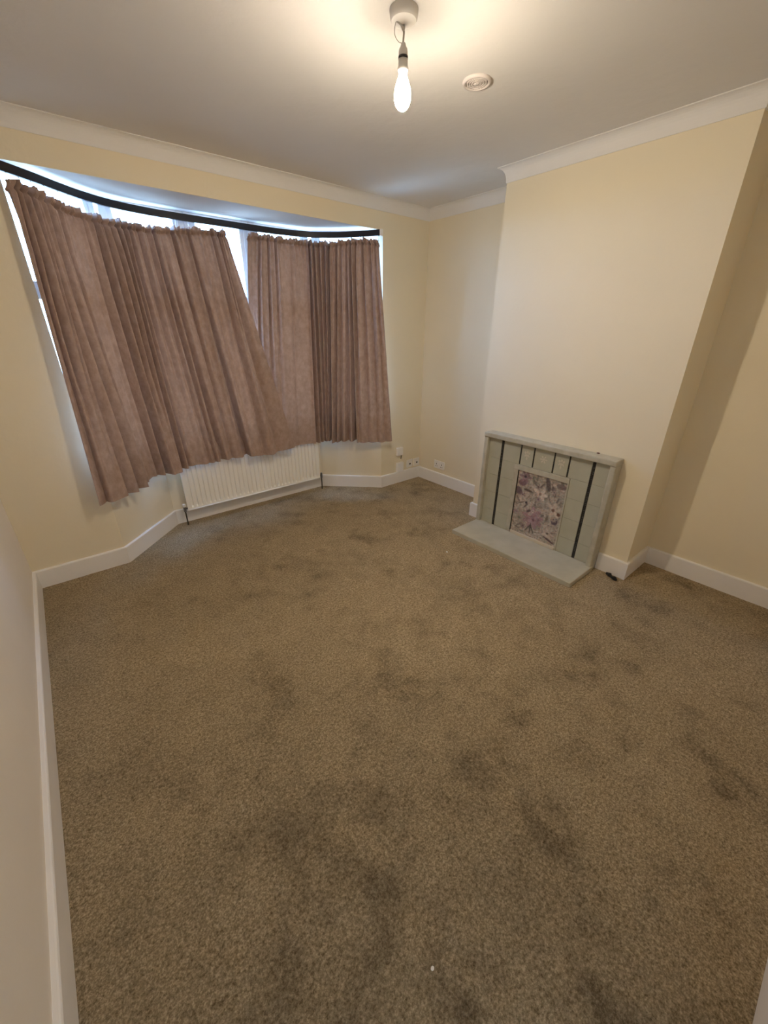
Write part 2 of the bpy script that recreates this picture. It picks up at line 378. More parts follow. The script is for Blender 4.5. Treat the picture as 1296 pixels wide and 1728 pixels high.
# window sill board along the bay
bm = bmesh.new(); sweep(bm, [(0.478, 0), (0.515, 0.0), (0.955, 0.44), (2.425, 0.44), (2.885, 0), (2.9, 0)], [(0.016, SILL), (0.018, SILL+0.012), (0.012, SILL+0.02), (-0.07, SILL+0.02), (-0.07, SILL)])
struct('window_sill', bm, M['gloss'])

# bay windows
wz0, wz1 = SILL+0.02, HB
def window(n, a, b, fl=0.045, fr=0.045, sl=0.03, sr=0.03):
    a = Vector((*a, 0)); b = Vector((*b, 0)); d = (b-a); L = d.length; d.normalize()
    nrm = Vector((-d.y, d.x, 0))            # outwards
    mt = Matrix(((d.x, nrm.x, 0, a.x), (d.y, nrm.y, 0, a.y), (0, 0, 1, 0), (0, 0, 0, 1)))
    bm = bmesh.new(); f = 0.05; t0, t1 = 0.012, 0.062
    box(bm, (0, t0, wz0), (fl, t1, wz1), mt); box(bm, (L-fr, t0, wz0), (L, t1, wz1), mt)
    box(bm, (fl, t0, wz0), (L-fr, t1, wz0+f), mt); box(bm, (fl, t0, wz1-0.02), (L-fr, t1, wz1), mt)
    tz = 1.70
    box(bm, (fl, t0, tz), (L-fr, t1, tz+0.045), mt)
    o = tag(obj('window_%d' % n, bm, M['upvc'], bevel=0.004), kind='structure')
    for z0, z1 in ((wz0+f, tz), (tz+0.045, wz1-0.02)):
        bm = bmesh.new(); s = 0.03; st = 0.012
        box(bm, (fl, t0+0.008, z0), (fl+sl, t1-0.008, z1), mt); box(bm, (L-fr-sr, t0+0.008, z0), (L-fr, t1-0.008, z1), mt)
        box(bm, (fl+sl, t0+0.008, z0), (L-fr-sr, t1-0.008, z0+s), mt); box(bm, (fl+sl, t0+0.008, z1-st), (L-fr-sr, t1-0.008, z1), mt)
        obj('sash', bm, M['upvc'], o, bevel=0.002)
        bm = bmesh.new(); box(bm, (fl+sl-0.004, 0.035, z0+s-0.004), (L-fr-sr+0.004, 0.039, z1-st+0.004), mt); obj('pane', bm, M['glass'], o)
    bm = bmesh.new(); box(bm, (L-f-0.026, t0-0.014, 1.15), (L-f-0.008, t0+0.01, 1.27), mt); obj('handle', bm, M['upvc'], o, bevel=0.003)
    return o
p0, p1, p2, p3 = BAY
window(1, p0, (p1[0]-0.012, p1[1]-0.012), fl=0.008, sl=0.010)
xm1 = p1[0]+(p2[0]-p1[0])*0.34; xm2 = p1[0]+(p2[0]-p1[0])*0.655
window(2, p1, (xm1-0.001, p1[1])); window(3, (xm1+0.001, p1[1]), (xm2-0.001, p1[1])); window(4, (xm2+0.001, p1[1]), p2)
window(5, (p2[0]+0.012, p2[1]-0.012), p3, fr=0.008, sr=0.010)

# ---------------------------------------------------------------- curtains and rail
RAIL = [(0.43, -0.135), (0.488, -0.088), (0.610, 0.020), (0.712, 0.122), (0.840, 0.232), (1.002, 0.325), (1.209, 0.375), (1.397, 0.387), (1.631, 0.388), (1.938, 0.386), (2.140, 0.372), (2.360, 0.318), (2.541, 0.195), (2.677, 0.035), (2.771, -0.136)]
def catmull(P, n=8):
    P = [Vector(p) for p in P]; P = [P[0]*2-P[1]]+P+[P[-1]*2-P[-2]]; out = []
    for i in range(1, len(P)-2):
        for k in range(n):
            t = k/n; a, b, c, d = P[i-1:i+3]
            out.append(0.5*((2*b)+(c-a)*t+(2*a-5*b+4*c-d)*t*t+(3*b-a-3*c+d)*t**3))
    out.append(P[-2]); return out
rail = empty('curtain_rail', (1.65, 0.38, 2.24)); tag(rail, 'dark curved curtain rail following the bay window above both curtains', 'curtain rail')
def child(o, parent):
    o.parent = parent; o.matrix_parent_inverse = Matrix.Translation(-Vector(parent.location)); return o
bm = bmesh.new(); rp = [tuple(v) for v in catmull(RAIL)]
sweep(bm, rp, [(-0.009, 2.219), (0.009, 2.219), (0.009, 2.260), (-0.009, 2.260)])
child(obj('track', bm, M['dark']), rail)
for i in (3, 28, 56, 84, 109):
    q = Vector(rp[i]); bm = bmesh.new(); box(bm, (q.x-0.006, q.y+0.010, 2.232), (q.x+0.006, min(0.445, q.y+0.055), 2.248)); child(obj('bracket', bm, M['dark']), rail)
q = Vector(rp[-1]); bm = bmesh.new(); box(bm, (q.x-0.012, q.y-0.010, 2.216), (q.x+0.012, q.y+0.006, 2.262)); child(obj('end_cap', bm, M['plastic'], bevel=0.002), rail)

def interp(tab, u):
    for (a, pa), (b, pb) in zip(tab[:-1], tab[1:]):
        if u <= b: 
            t = (u-a)/(b-a); return pa.lerp(pb, max(0, t)) if hasattr(pa, 'lerp') else pa+(pb-pa)*max(0, t)
    return tab[-1][1]

def make_curtain(name, label, top, bot, folds, seed, nu=620, nv=110, group=None, curl=None):
    root = empty(name, (sum(p[0] for p in top)/len(top), 0.2, 0.52)); tag(root, label, 'curtain', group)
    n = len(top); us = [0]
    for i in range(1, n):
        d = 0.5*((Vector(top[i][:2])-Vector(top[i-1][:2])).length+(Vector(bot[i][:2])-Vector(bot[i-1][:2])).length)
        us.append(us[-1]+d)
    Ltot = us[-1]; us = [u/Ltot for u in us]
    tt = [(u, Vector(p)) for u, p in zip(us, top)]; bt = [(u, Vector(p)) for u, p in zip(us, bot)]
    def sm(tab, u, h=0.012):
        return (interp(tab, max(0, u-h))+interp(tab, max(0, min(1, u-h/2)))+interp(tab, u)+interp(tab, min(1, u+h/2))+interp(tab, min(1, u+h)))/5
    V = []; F = []
    zf = 0.028                                       # frill above the tape
    def offs(u, v):
        """out-of-plane displacement, + = into the room; v 0 top .. 1 hem"""
        s = u*Ltot
        g = math.exp(-v*12)
        ph = 46*s+2.2*noise.noise(Vector((s*3, seed, 0)))
        o = 0.011*g*math.sin(2*PI*ph/1.6)+0.006*g*noise.noise(Vector((s*90, seed, v*4)))-0.016*math.exp(-((v-0.019)/0.0055)**2)+0.008*math.exp(-((v-0.004)/0.007)**2)
        k = min(1, v*5+0.12)
        o += k*0.034*noise.noise(Vector((s*7, seed+3.3, v*0.7)))
        o += k*0.017*noise.noise(Vector((s*19, seed+1.3, v*0.9)))*(1-0.75*v)
        o += 0.0025*noise.noise(Vector((s*9, seed+9, v*16)))
        for (i0, w_, dep, vf) in folds:
            u0 = us[int(i0)]+(us[min(n-1, int(i0)+1)]-us[int(i0)])*(i0-int(i0))
            d = (u-u0)*Ltot/(w_*(0.8+0.8*v))
            if abs(d) < 5:
                f = interp(vf, v)
                dep_ = dep*2.0*(1.0 if dep > 0 else 0.8); o -= dep_*f*(0.75*math.exp(-d*d)+0.45*math.exp(-(d*2.4)**2))
                o += dep_*0.35*f*math.exp(-(d-2.0)**2/1.2)+dep_*0.25*f*math.exp(-(d+2.0)**2/1.2)
        return o
    for j in range(nv+1):
        v = (j/nv)*(0.35+0.65*j/nv); vv = v
        for i in range(nu+1):
            u = i/nu
            a = sm(tt, u); b_ = sm(bt, u)
            z_hem_n = 0.020*noise.noise(Vector((u*9, seed, 5.5)))-0.012*math.exp(-(u/0.05)**2)
            b2 = b_.copy(); b2.z += z_hem_n
            fr_ = zf*(1+0.9*noise.noise(Vector((u*Ltot*55, seed, 2)))) 
            if j == 0: 
                p = a.copy(); p.z = min(2.214, p.z+0.6*fr_-0.016*abs(math.sin(PI*u*Ltot/0.13+seed)))
            else: p = a.lerp(b2, vv)
            # tangent in plan
            h = 0.01; q0 = sm(tt, max(0, u-h)).lerp(sm(bt, max(0, u-h)), vv); q1 = sm(tt, min(1, u+h)).lerp(sm(bt, min(1, u+h)), vv)
            tx, ty = (q1-q0).x, (q1-q0).y; l = math.hypot(tx, ty) or 1
            nx, ny = ty/l, -tx/l
            o = offs(u, vv)
            o += 0.030*math.sin(PI*vv)**2*(-0.25)
            if curl: 
                o += curl(u, vv)
            qx, qy = p.x+nx*o, p.y+ny*o
            lim = 0.333 if p.z < 0.66 else (0.412 if p.z < 0.75 else 0.43)
            if qy > lim-0.03: qy = lim-0.03*math.exp(-(qy-lim+0.03)/0.03)       # cloth rests against radiator and sill
            V.append((qx, qy, p.z))
    for j in range(nv):
        for i in range(nu):
            a = j*(nu+1)+i; F.append((a, a+1, a+nu+2, a+nu+1))
    me = bpy.data.meshes.new('cloth'); me.from_pydata(V, [], F)
    o = link('cloth', me, M['curtain'], smooth=True); child(o, root)
    # heading tape: narrow gathered band just under the frill
    V = []; F = []; nu2 = 400
    for k, dz in enumerate((0.012, 0.034)):
        for i in range(nu2+1):
            u = i/nu2; a = sm(tt, u); b_ = sm(bt, u); vv = dz/1.67; p = a.lerp(b_, vv)
            h = 0.01; q0 = sm(tt, max(0, u-h)); q1 = sm(tt, min(1, u+h)); tx, ty = (q1-q0).x, (q1-q0).y; l = math.hypot(tx, ty) or 1
            o_ = offs(u, vv)-0.004
            V.append((p.x+ty/l*o_, p.y-tx/l*o_, p.z))
    for i in range(nu2): F.append((i, i+1, nu2+2+i, nu2+1+i))
    me = bpy.data.meshes.new('heading_tape'); me.from_pydata(V, [], F)
    t_ = link('heading_tape', me, M['curtain'], smooth=True); child(t_, root)
    # hooks and gliders up to the rail
    hk = None
    nh = int(Ltot/0.085)
    for i in range(nh+1):
        u = (i+0.15)/(nh+0.3); a = sm(tt, u)
        best = min(rp, key=lambda q: (q[0]-a.x)**2+(q[1]-a.y)**2)
        bm = bmesh.new(); tube(bm, [(a.x, a.y-0.002, a.z-0.012), (a.x, a.y+0.001, a.z+0.01), (best[0]*0.5+a.x*0.5, best[1]*0.5+a.y*0.5, 2.21), (best[0], best[1], 2.223)], 0.0018, 5)
        child(obj('hook', bm, M['plastic']), root)
    return root

full = [(0, 1.0), (1, 1.0)]; fade_up = [(0, 0.25), (0.3, 0.6), (1, 1.0)]; fade_dn = [(0, 1.0), (0.35, 0.8), (0.8, 0.15), (1, 0.0)]; topfull = [(0, .6), (0.06, 1.0), (1, 0.9)]
LT = [(0.501,-0.082,2.195),(0.539,-0.047,2.190),(0.574,-0.015,2.184),(0.61,0.018,2.180),(0.678,0.091,2.168),(0.757,0.161,2.156),(0.857,0.235,2.150),(0.979,0.312,2.152),(1.065,0.346,2.153),(1.171,0.365,2.153),(1.283,0.378,2.158),(1.443,0.385,2.178),(1.582,0.382,2.186),(1.655,0.380,2.186),(1.709,0.380,2.189)]
LB = [(0.441,-0.110,0.52),(0.54,-0.115,0.515),(0.615,-0.075,0.52),(0.664,-0.018,0.52),(0.733,0.065,0.52),(0.83,0.160,0.52),(0.935,0.215,0.52),(1.055,0.245,0.52),(1.155,0.268,0.52),(1.280,0.285,0.52),(1.415,0.285,0.52),(1.585,0.262,0.52),(1.692,0.225,0.522),(1.835,0.225,0.525),(2.035,0.255,0.53)]
RT = [(1.874,0.386,2.195),(1.975,0.386,2.203),(2.047,0.380,2.202),(2.182,0.366,2.197),(2.278,0.347,2.196),(2.369,0.315,2.194),(2.415,0.290,2.192),(2.46,0.262,2.190),(2.505,0.232,2.188),(2.555,0.185,2.194),(2.596,0.142,2.198),(2.631,0.100,2.203),(2.664,0.060,2.204),(2.696,0.010,2.202),(2.728,-0.052,2.198),(2.763,-0.122,2.182)]
RB = [(1.67,0.315,0.52),(1.77,0.315,0.52),(1.88,0.312,0.52),(2.085,0.305,0.52),(2.197,0.300,0.52),(2.315,0.296,0.52),(2.372,0.292,0.52),(2.412,0.276,0.52),(2.440,0.252,0.52),(2.475,0.215,0.52),(2.535,0.158,0.52),(2.615,0.085,0.52),(2.645,0.045,0.52),(2.715,-0.022,0.52),(2.795,-0.085,0.52),(2.945,-0.100,0.52)]
Lf = [(0.5, .010, .018, full), (2.6, .010, .016, full), (5.5, .012, .020, [(0, .4), (1, 1)]), (7.6, .010, .018, full), (8.5, .012, .016, fade_dn), (9.35, .010, .018, full), (12.9, .010, .014, fade_dn), (1.0, .016, .022, [(0, .6), (.4, 1), (1, .2)]), (2.0, .018, .03, [(0, 1), (.5, .6), (1, .1)]), (3.35, .011, .030, full), (4.15, .010, .034, [(0, .3), (.5, .9), (1, 1)]), (3.75, .012, -.012, full),
      (6.0, .012, .045, topfull), (6.45, .009, .020, fade_dn), (6.75, .009, .022, fade_dn), (7.1, .011, .036, topfull), (8.0, .010, .028, [(0, .6), (.3, .5), (1, .1)]), (5.1, .018, .010, fade_up),
      (9.0, .012, .012, full), (9.75, .012, .028, fade_up), (10.3, .012, .022, [(0, .9), (.6, .6), (1, .5)]), (11.0, .013, .038, [(0, .5), (.4, .7), (1, 1)]), (11.5, .02, -.012, full), (12.35, .016, .026, [(0, .6), (.4, .9), (1, .5)]), (13.2, .02, .018, [(0, .3), (.5, .9), (1, .7)])]
Rf = [(1.0, .009, .020, fade_dn), (2.0, .009, .020, fade_dn), (2.4, .010, .015, fade_dn), (3.4, .014, .010, [(0, 1), (1, .3)]), (5.0, .008, .040, [(0, .9), (.6, .8), (1, .9)]), (5.7, .008, .026, full), (6.5, .008, .022, full), (8.0, .009, .055, topfull),
      (7.3, .008, .020, full), (9.0, .009, .024, full), (9.6, .010, .022, [(0, .5), (.6, .8), (1, 1.3)]), (10.4, .009, .020, full), (11.1, .009, .050, topfull), (11.9, .010, .020, [(0, 1), (.5, .7), (1, .3)]), (12.9, .013, .020, [(0, 1), (.4, .7), (1, .4)]), (13.8, .016, .016, [(0, 1), (1, .5)]), (14.5, .014, .010, full)]
def curlL(u, v):
    o = 0
    if u > 0.80: o += 0.014*((u-0.80)/0.20)**2*v; o += 0.030*math.exp(-((u-0.90)/0.07)**2)*math.exp(-((v-0.72)/0.22)**2)      # the leading edge hangs out in front of its neighbour
    return o
make_curtain('curtain', 'wide brown curtain hanging askew across the left and centre of the bay', LT, LB, Lf, 1.7, nu=700, group=None, curl=curlL)
make_curtain('curtain', 'narrower brown curtain hanging straight at the right side of the bay', RT, RB, Rf, 5.1, nu=640)

# ---------------------------------------------------------------- radiator
rad = empty('radiator', (1.69, 0.34, 0.13)); tag(rad, 'white ribbed panel radiator below the bay window, partly behind the curtain hem', 'radiator')
rx0, rx1, ry, rz0, rz1 = 1.046, 2.346, 0.342, 0.128, 0.635
bm = bmesh.new(); n = 33; pitch = (rx1-rx0-0.05)/n; prof = [(rx0, 0.0)]
for i in range(n):
    x = rx0+0.025+i*pitch
    prof += [(x+pitch*0.24, 0.0), (x+pitch*0.36, 0.013), (x+pitch*0.64, 0.013), (x+pitch*0.76, 0.0)]
prof.append((rx1, 0.0))
rows = [(rz0, 0), (rz0+0.022, 0), (rz0+0.038, 1), (rz1-0.038, 1), (rz1-0.022, 0), (rz1, 0)]
g = [[bm.verts.new((x, ry+d*k, z)) for x, d in prof] for z, k in rows]
for a, b_ in zip(g[:-1], g[1:]):
    for i in range(len(prof)-1): bm.faces.new((a[i], a[i+1], b_[i+1], b_[i]))
back = [[bm.verts.new((x, ry+0.018, z)) for x in (rx0, rx1)] for z in (rz0, rz1)]
bm.faces.new((g[0][0], *[q[0] for q in g[1:]], back[1][0], back[0][0])); bm.faces.new((g[0][-1], *[q[-1] for q in g[1:]], back[1][1], back[0][1]))
bm.faces.new(g[0]+[back[0][1], back[0][0]]); bm.faces.new(g[-1]+[back[1][1], back[1][0]]); bm.faces.new((back[0][0], back[0][1], back[1][1], back[1][0]))
child(obj('front_panel', bm, M['radiator']), rad)
bm = bmesh.new(); tube(bm, [(rx0+0.004, ry-0.001, rz0+0.006), (rx1-0.004, ry-0.001, rz0+0.006)], 0.007, 8); child(obj('bottom_seam', bm, M['radiator'], smooth=True), rad)
bm = bmesh.new(); x = rx0+0.03
while x < rx1-0.04:
    box(bm, (x, ry+0.019, rz0+0.03), (x+0.003, ry+0.058, rz1-0.02)); x += 0.02
box(bm, (rx0+0.03, ry+0.058, rz0+0.03), (rx1-0.03, ry+0.060, rz1-0.02))
child(tag(obj('convector_fins', bm, M['radiator']), kind='stuff'), rad)
for x in (rx0+0.2, rx1-0.2):
    bm = bmesh.new(); box(bm, (x, ry+0.061, rz0+0.05), (x+0.03, 0.4395, rz1-0.05)); child(obj('bracket', bm, M['radiator']), rad)
for side, x in ((-1, rx0), (1, rx1)):
    bm = bmesh.new(); yv = ry+0.012
    tube(bm, [(x, yv, rz0+0.022), (x+side*0.022, yv, rz0+0.022)], 0.008, 10)
    tube(bm, [(x+side*0.022, yv, rz0-0.004), (x+side*0.022, yv, rz0+0.040)], 0.011, 12)
    v_ = child(obj('valve', bm, M['chrome'], smooth=False), rad)
    bm = bmesh.new()
    if side < 0: tube(bm, [(x-0.022, yv, rz0+0.040), (x-0.022, yv, rz0+0.046), (x-0.022, yv, rz0+0.062), (x-0.022, yv, rz0+0.066)], [0.013, 0.015, 0.014, 0.010], 14)
    else: tube(bm, [(x+0.022, yv, rz0+0.040), (x+0.022, yv, rz0+0.050)], 0.009, 12)
    cp = obj('valve_cap', bm, M['plastic'] if side < 0 else M['chrome']); cp.parent = v_
    bm = bmesh.new(); tube(bm, [(x+side*0.022, yv, 0.0), (x+side*0.022, yv, rz0-0.004)], 0.0055, 10); child(obj('pipe', bm, M['pipe'], smooth=True), rad)

# ---------------------------------------------------------------- tiled fireplace
F0, F1 = -1.187, -2.190; FX = XC-0.100; PX = XC-0.070
fp = empty('fireplace', (XC-0.05, (F0+F1)/2, 0)); tag(fp, 'low grey painted tiled fireplace surround on the chimney breast with a floral panel', 'fireplace')
bm = bmesh.new()
fwid, ztop, zin = 0.036, 0.806, 0.770
def ybox(a, b, x0_, x1_, z0_, z1_): box(bm, (x0_, a, z0_), (x1_, b, z1_))
ybox(F0, F0-fwid, FX, XC-0.0005, 0.0, zin); child(obj('side_frame', bm, M['surround_frame'], bevel=0.007, seg=3), fp); bm = bmesh.new(); ybox(F1, F1+fwid, FX, XC-0.0005, 0.0, zin)
child(obj('side_frame', bm, M['surround_frame'], bevel=0.007, seg=3), fp)

bm = bmesh.new(); ybox(F0+0.002, F1-0.002, FX-0.004, XC-0.0005, zin, ztop); child(obj('mantel', bm, M['surround_frame'], bevel=0.006, seg=3), fp)
bm = bmesh.new(); ybox(F0-fwid+0.001, F1+fwid-0.001, PX+0.006, XC-0.002, 0.0, zin); child(obj('backing', bm, M['grout']), fp)
# tiles between the black strips
ya, yb = F0-fwid, F1+fwid
strips = [(-1.345, .021), (-2.048, .021)]; minis = [-1.508, -1.617, -1.775, -1.885]
zr = [0.036, 0.165, 0.318, 0.470, 0.611, zin-0.001]
def tile(a, b, z0_, z1_):
    bm = bmesh.new(); box(bm, (PX, a-0.0006, z0_+0.0006), (PX+0.010, b+0.0006, z1_-0.0006)); return child(obj('tile', bm, M['surround'], bevel=0.0012, seg=1), fp)
for z0_, z1_ in zip(zr[:-1], zr[1:]):
    tile(ya, strips[0][0]+.0105, z0_, z1_); tile(strips[1][0]-.0105, yb, z0_, z1_)
    if z0_ < 0.6:
        tile(strips[0][0]-.0105, -1.474, z0_, z1_); tile(-1.914, strips[1][0]+.0105, z0_, z1_)
edges = [strips[0][0]-.0105]+minis+[strips[1][0]+.0105]
for i in range(5):
    a = edges[i]-(0.005 if i > 0 else 0); b_ = edges[i+1]+(0.005 if i < 4 else 0); tile(a, b_, 0.611, zin-0.001)
for y, w_ in strips:
    bm = bmesh.new(); box(bm, (PX-0.0006, y-w_/2+0.001, 0.037), (PX+0.009, y+w_/2-0.001, zin-0.003)); child(obj('border_strip', bm, M['strip']), fp)
for y in minis:
    bm = bmesh.new(); box(bm, (PX-0.0006, y-0.0045, 0.614), (PX+0.009, y+0.0045, zin-0.003)); child(obj('border_strip', bm, M['strip']), fp)
# small raised motifs on the three upper tiles
def motif(yc, zc, kind_):
    bm = bmesh.new()
    def disc(y, z, ry_, rz_, rot=0):
        vs_ = []
        for q in range(10):
            a = 2*PI*q/10; dy, dz = ry_*math.cos(a), rz_*math.sin(a); c, s = math.cos(rot), math.sin(rot)
            vs_.append(bm.verts.new((PX-0.0016, y+dy*c-dz*s, z+dy*s+dz*c)))
        top = bm.verts.new((PX-0.0030, y, z))
        base = [bm.verts.new((PX+0.0004, v.co.y, v.co.z)) for v in vs_]
        for q in range(10):
            bm.faces.new((vs_[q], vs_[(q+1) % 10], top)); bm.faces.new((base[q], base[(q+1) % 10], vs_[(q+1) % 10], vs_[q]))
    if kind_ == 'round':
        disc(yc, zc, .009, .009)
        for q in range(6): a = q*PI/3; disc(yc+.019*math.cos(a), zc+.019*math.sin(a), .009, .006, a)
    else:
        for q in range(3): disc(yc+(q-1)*.016, zc+.026-abs(q-1)*.006, .007, .010, (1-q)*.4)
        for q in range(3): disc(yc+(q-1)*.013, zc, .006, .011, (q-1)*.5)
        disc(yc, zc-.022, .006, .012)
    child(obj('motif', bm, M['motif']), fp)
motif(-1.5625, .690, 'spray'); motif(-1.696, .692, 'round'); motif(-1.830, .690, 'spray')
# inner frame of the opening
bm = bmesh.new()
box(bm, (PX-0.010, -1.474, 0.570), (PX+0.004, -1.914, 0.610)); 
box(bm, (PX-0.004, -1.474, 0.036), (PX+0.004, -1.512, 0.570)); box(bm, (PX-0.004, -1.902, 0.036), (PX+0.004, -1.914, 0.570))
child(obj('opening_frame', bm, M['surround_frame'], bevel=0.003), fp)
bm = bmesh.new(); box(bm, (PX-0.006, -1.5125, 0.037), (PX+0.003, -1.5175, 0.569)); child(obj('edge_strip', bm, M['black']), fp)
bm = bmesh.new(); box(bm, (PX-0.012, -1.520, 0.036), (PX+0.003, -1.901, 0.060)); child(tag(obj('base_strip', bm, M['infill_base'], bevel=0.002), 'cream strip along the foot of the floral panel'), fp)

# floral print: drawn flowers, leaves and stems
rnd = random.Random(11)
PW, PH = 112, 150; pw, ph = 0.385, 0.51
img = np.zeros((PH, PW, 3)); yy, xx = np.mgrid[0:PH, 0:PW]; X = xx/(PW-1)*pw; Y = yy/(PH-1)*ph
base = np.array([[noise.fractal(Vector((x*0.09, y*0.09, 0)), 0.8, 2, 4) for x in range(PW)] for y in range(PH)])
det = np.array([[noise.fractal(Vector((x*0.28, y*0.28, 9)), 0.7, 2, 3) for x in range(PW)] for y in range(PH)])
c1, c2, c3 = np.array((.52, .43, .37)), np.array((.30, .27, .215)), np.array((.13, .10, .105))
t_ = np.clip(base*0.9+0.45, 0, 1)[..., None]; img = c2*(1-t_)+c1*t_
t_ = np.clip(det*1.3-0.15, 0, 1)[..., None]; img = img*(1-t_)+c3*t_
t_ = np.clip(-det*1.5-0.25, 0, 1)[..., None]; img = img*(1-t_)+np.array((.55, .47, .40))*t_
def blob(cx, cy, rx, ry, rot, col, a=1.0, soft=3.0):
    global img
    c, s = math.cos(rot), math.sin(rot); dx, dy = X-cx, Y-cy
    d = ((dx*c+dy*s)/rx)**2+((-dx*s+dy*c)/ry)**2
    k = np.clip((1.15-d)*soft, 0, 1)[..., None]*a
    img = img*(1-k)+np.array(col)*k
def flower(cx, cy, r, n, col, ctr, rot=0):
    for q in range(n):
        a = rot+2*PI*q/n; sh = rnd.uniform(0.75, 1.2)
        blob(cx+r*.6*math.cos(a), cy+r*.6*math.sin(a), r*.5, r*.22, a, [v*sh for v in col], .85)
    blob(cx, cy, r*.22, r*.22, 0, ctr, 1)
dk = (.055, .035, .05); plum = (.17, .075, .12); mauve = (.30, .17, .22); pale = (.60, .51, .45); grn = (.17, .18, .13)
for _ in range(90): blob(rnd.uniform(0, pw), rnd.uniform(0, ph), rnd.uniform(.015, .04), rnd.uniform(.004, .009), rnd.uniform(0, PI), rnd.choice([grn, c3*0.8, (.33, .29, .26), pale]), .7)
blob(.045, .42, .035, .028, .3, plum, .9); blob(.02, .35, .028, .035, .9, (.12, .07, .11), .9); blob(.10, .37, .04, .010, -.1, (.09, .055, .045), .9)
flower(.06, .47, .05, 6, mauve, dk); blob(.25, .46, .018, .055, .3, dk, .8); blob(.30, .42, .015, .045, .4, (.11, .07, .08), .8); blob(.35, .47, .04, .02, 0, (.13, .08, .09), .8)
flower(.20, .37, .055, 7, pale, (.30, .2, .15)); flower(.32, .28, .06, 6, (.58, .50, .42), (.2, .1, .07), .3); blob(.365, .26, .014, .014, 0, (.14, .06, .03))
flower(.17, .165, .085, 9, (.36, .20, .25), (.19, .06, .11), .2); flower(.18, .15, .05, 7, (.40, .24, .29), plum)
blob(.345, .20, .026, .03, 0, (.10, .07, .11)); flower(.31, .085, .045, 7, (.52, .43, .38), (.12, .08, .07)); blob(.33, .035, .05, .008, -.35, (.10, .05, .06))
for a in (-.6, .0, .5): blob(.165+.03*a, .075, .006, .045, a*.9, (.07, .06, .055), .9)
for _ in range(14): flower(rnd.uniform(.02, pw-.02), rnd.uniform(.02, ph-.02), rnd.uniform(.012, .026), rnd.choice([5, 6, 8]), rnd.choice([mauve, pale, (.40, .33, .28), (.45, .36, .33), (.22, .15, .16)]), dk, rnd.uniform(0, 1))
flower(.06, .13, .055, 6, (.34, .29, .25), grn, .4); flower(.10, .27, .05, 6, (.44, .37, .33), dk, .1); blob(.10, .245, .03, .006, .9, dk, .8); blob(.06, .26, .03, .006, .5, (.10, .08, .06), .8)
blob(.13, .21, .022, .010, .6, dk, .8); blob(.26, .30, .05, .035, .2, (.30, .29, .27), .35)
gr = np.array([[[noise.noise(Vector((x*0.45, y*0.45, 20+c*0.25))) for c in range(3)] for x in range(PW)] for y in range(PH)])
img = img*(1+0.55*gr)*np.array((1.06, 1.0, .93)); img = img*0.75+0.25*img.mean(axis=2, keepdims=True)
img = (img+np.roll(img, 1, 0)+np.roll(img, 1, 1)+np.roll(img, -1, 0)+np.roll(img, -1, 1))/5
V = []; cols = []
for j in range(PH):
    for i in range(PW):
        V.append((PX+0.0005, -1.5175-i/(PW-1)*(1.902-1.5175), 0.058+j/(PH-1)*(0.570-0.058)))
        cols.append(img[j, i])
F = [(j*PW+i, j*PW+i+1, (j+1)*PW+i+1, (j+1)*PW+i) for j in range(PH-1) for i in range(PW-1)]
me = bpy.data.meshes.new('floral_panel'); me.from_pydata(V, [], F)
ca = me.color_attributes.new('print', 'FLOAT_COLOR', 'POINT'); arr = np.ones((len(V), 4), dtype=np.float32); arr[:, :3] = np.clip(np.array(cols), 0, 1)
ca.data.foreach_set('color', arr.ravel())
fpn = child(tag(link('floral_panel', me, M['print']), 'board printed with mauve, plum and cream flowers'), fp)
md = fpn.modifiers.new('thickness', 'SOLIDIFY'); md.thickness = 0.004; md.offset = -1
# hearth slab
bm = bmesh.new(); hz = 0.036
pts = [(2.672, -1.190), (2.690, -2.198), (FX+0.035, -2.198), (FX+0.035, -1.190)]
lo = [bm.verts.new((x, y, -0.004)) for x, y in pts]; hi = [bm.verts.new((x, y, hz)) for x, y in pts]
bm.faces.new(lo); bm.faces.new(hi)
for i in range(4): bm.faces.new((lo[i], lo[(i+1) % 4], hi[(i+1) % 4], hi[i]))
child(obj('hearth', bm, M['hearth'], bevel=0.006, seg=3), fp)

# ---------------------------------------------------------------- pendant lamp
PLX, PLY = 1.606, -1.683
pend = empty('pendant_lamp', (PLX, PLY, H)); tag(pend, 'bare lit bulb in a white pendant holder hanging from the ceiling rose', 'lamp')
bm = bmesh.new(); lathe(bm, [(0.046, 0), (0.047, -0.004), (0.045, -0.022), (0.041, -0.028), (0.018, -0.031), (0.008, -0.036), (0.0, -0.036)], 48, (PLX, PLY, H)); child(obj('ceiling_rose', bm, M['plastic'], smooth=True), pend).modifiers.new('b', 'EDGE_SPLIT')
bm = bmesh.new(); tube(bm, [(PLX, PLY, H-0.034), (PLX+0.002, PLY, H-0.055), (PLX-0.001, PLY+0.001, H-0.082)], 0.0032, 10); child(obj('cord', bm, M['grey_plastic'], smooth=True), pend)
bm = bmesh.new()
loop = [(PLX-0.020, PLY+0.016, H-0.030), (PLX-0.024, PLY+0.018, H-0.045), (PLX-0.023, PLY+0.017, H-0.062), (PLX-0.013, PLY+0.010, H-0.077), (PLX-0.002, PLY+0.001, H-0.080)]
tube(bm, [(v[0], v[1], v[2]) for v in catmull([Vector(q) for q in loop], 5)], 0.0012, 6); child(obj('loose_wire', bm, M['grey_plastic'], smooth=True), pend)
bm = bmesh.new(); tube(bm, [(PLX-0.021, PLY+0.012, H-0.0305), (PLX-0.008, PLY+0.006, H-0.036), (PLX, PLY, H-0.046), (PLX+0.001, PLY, H-0.052)], [0.002, 0.003, 0.006, 0.003], 8); child(obj('cord_grip', bm, M['grey_plastic'], smooth=True), pend)
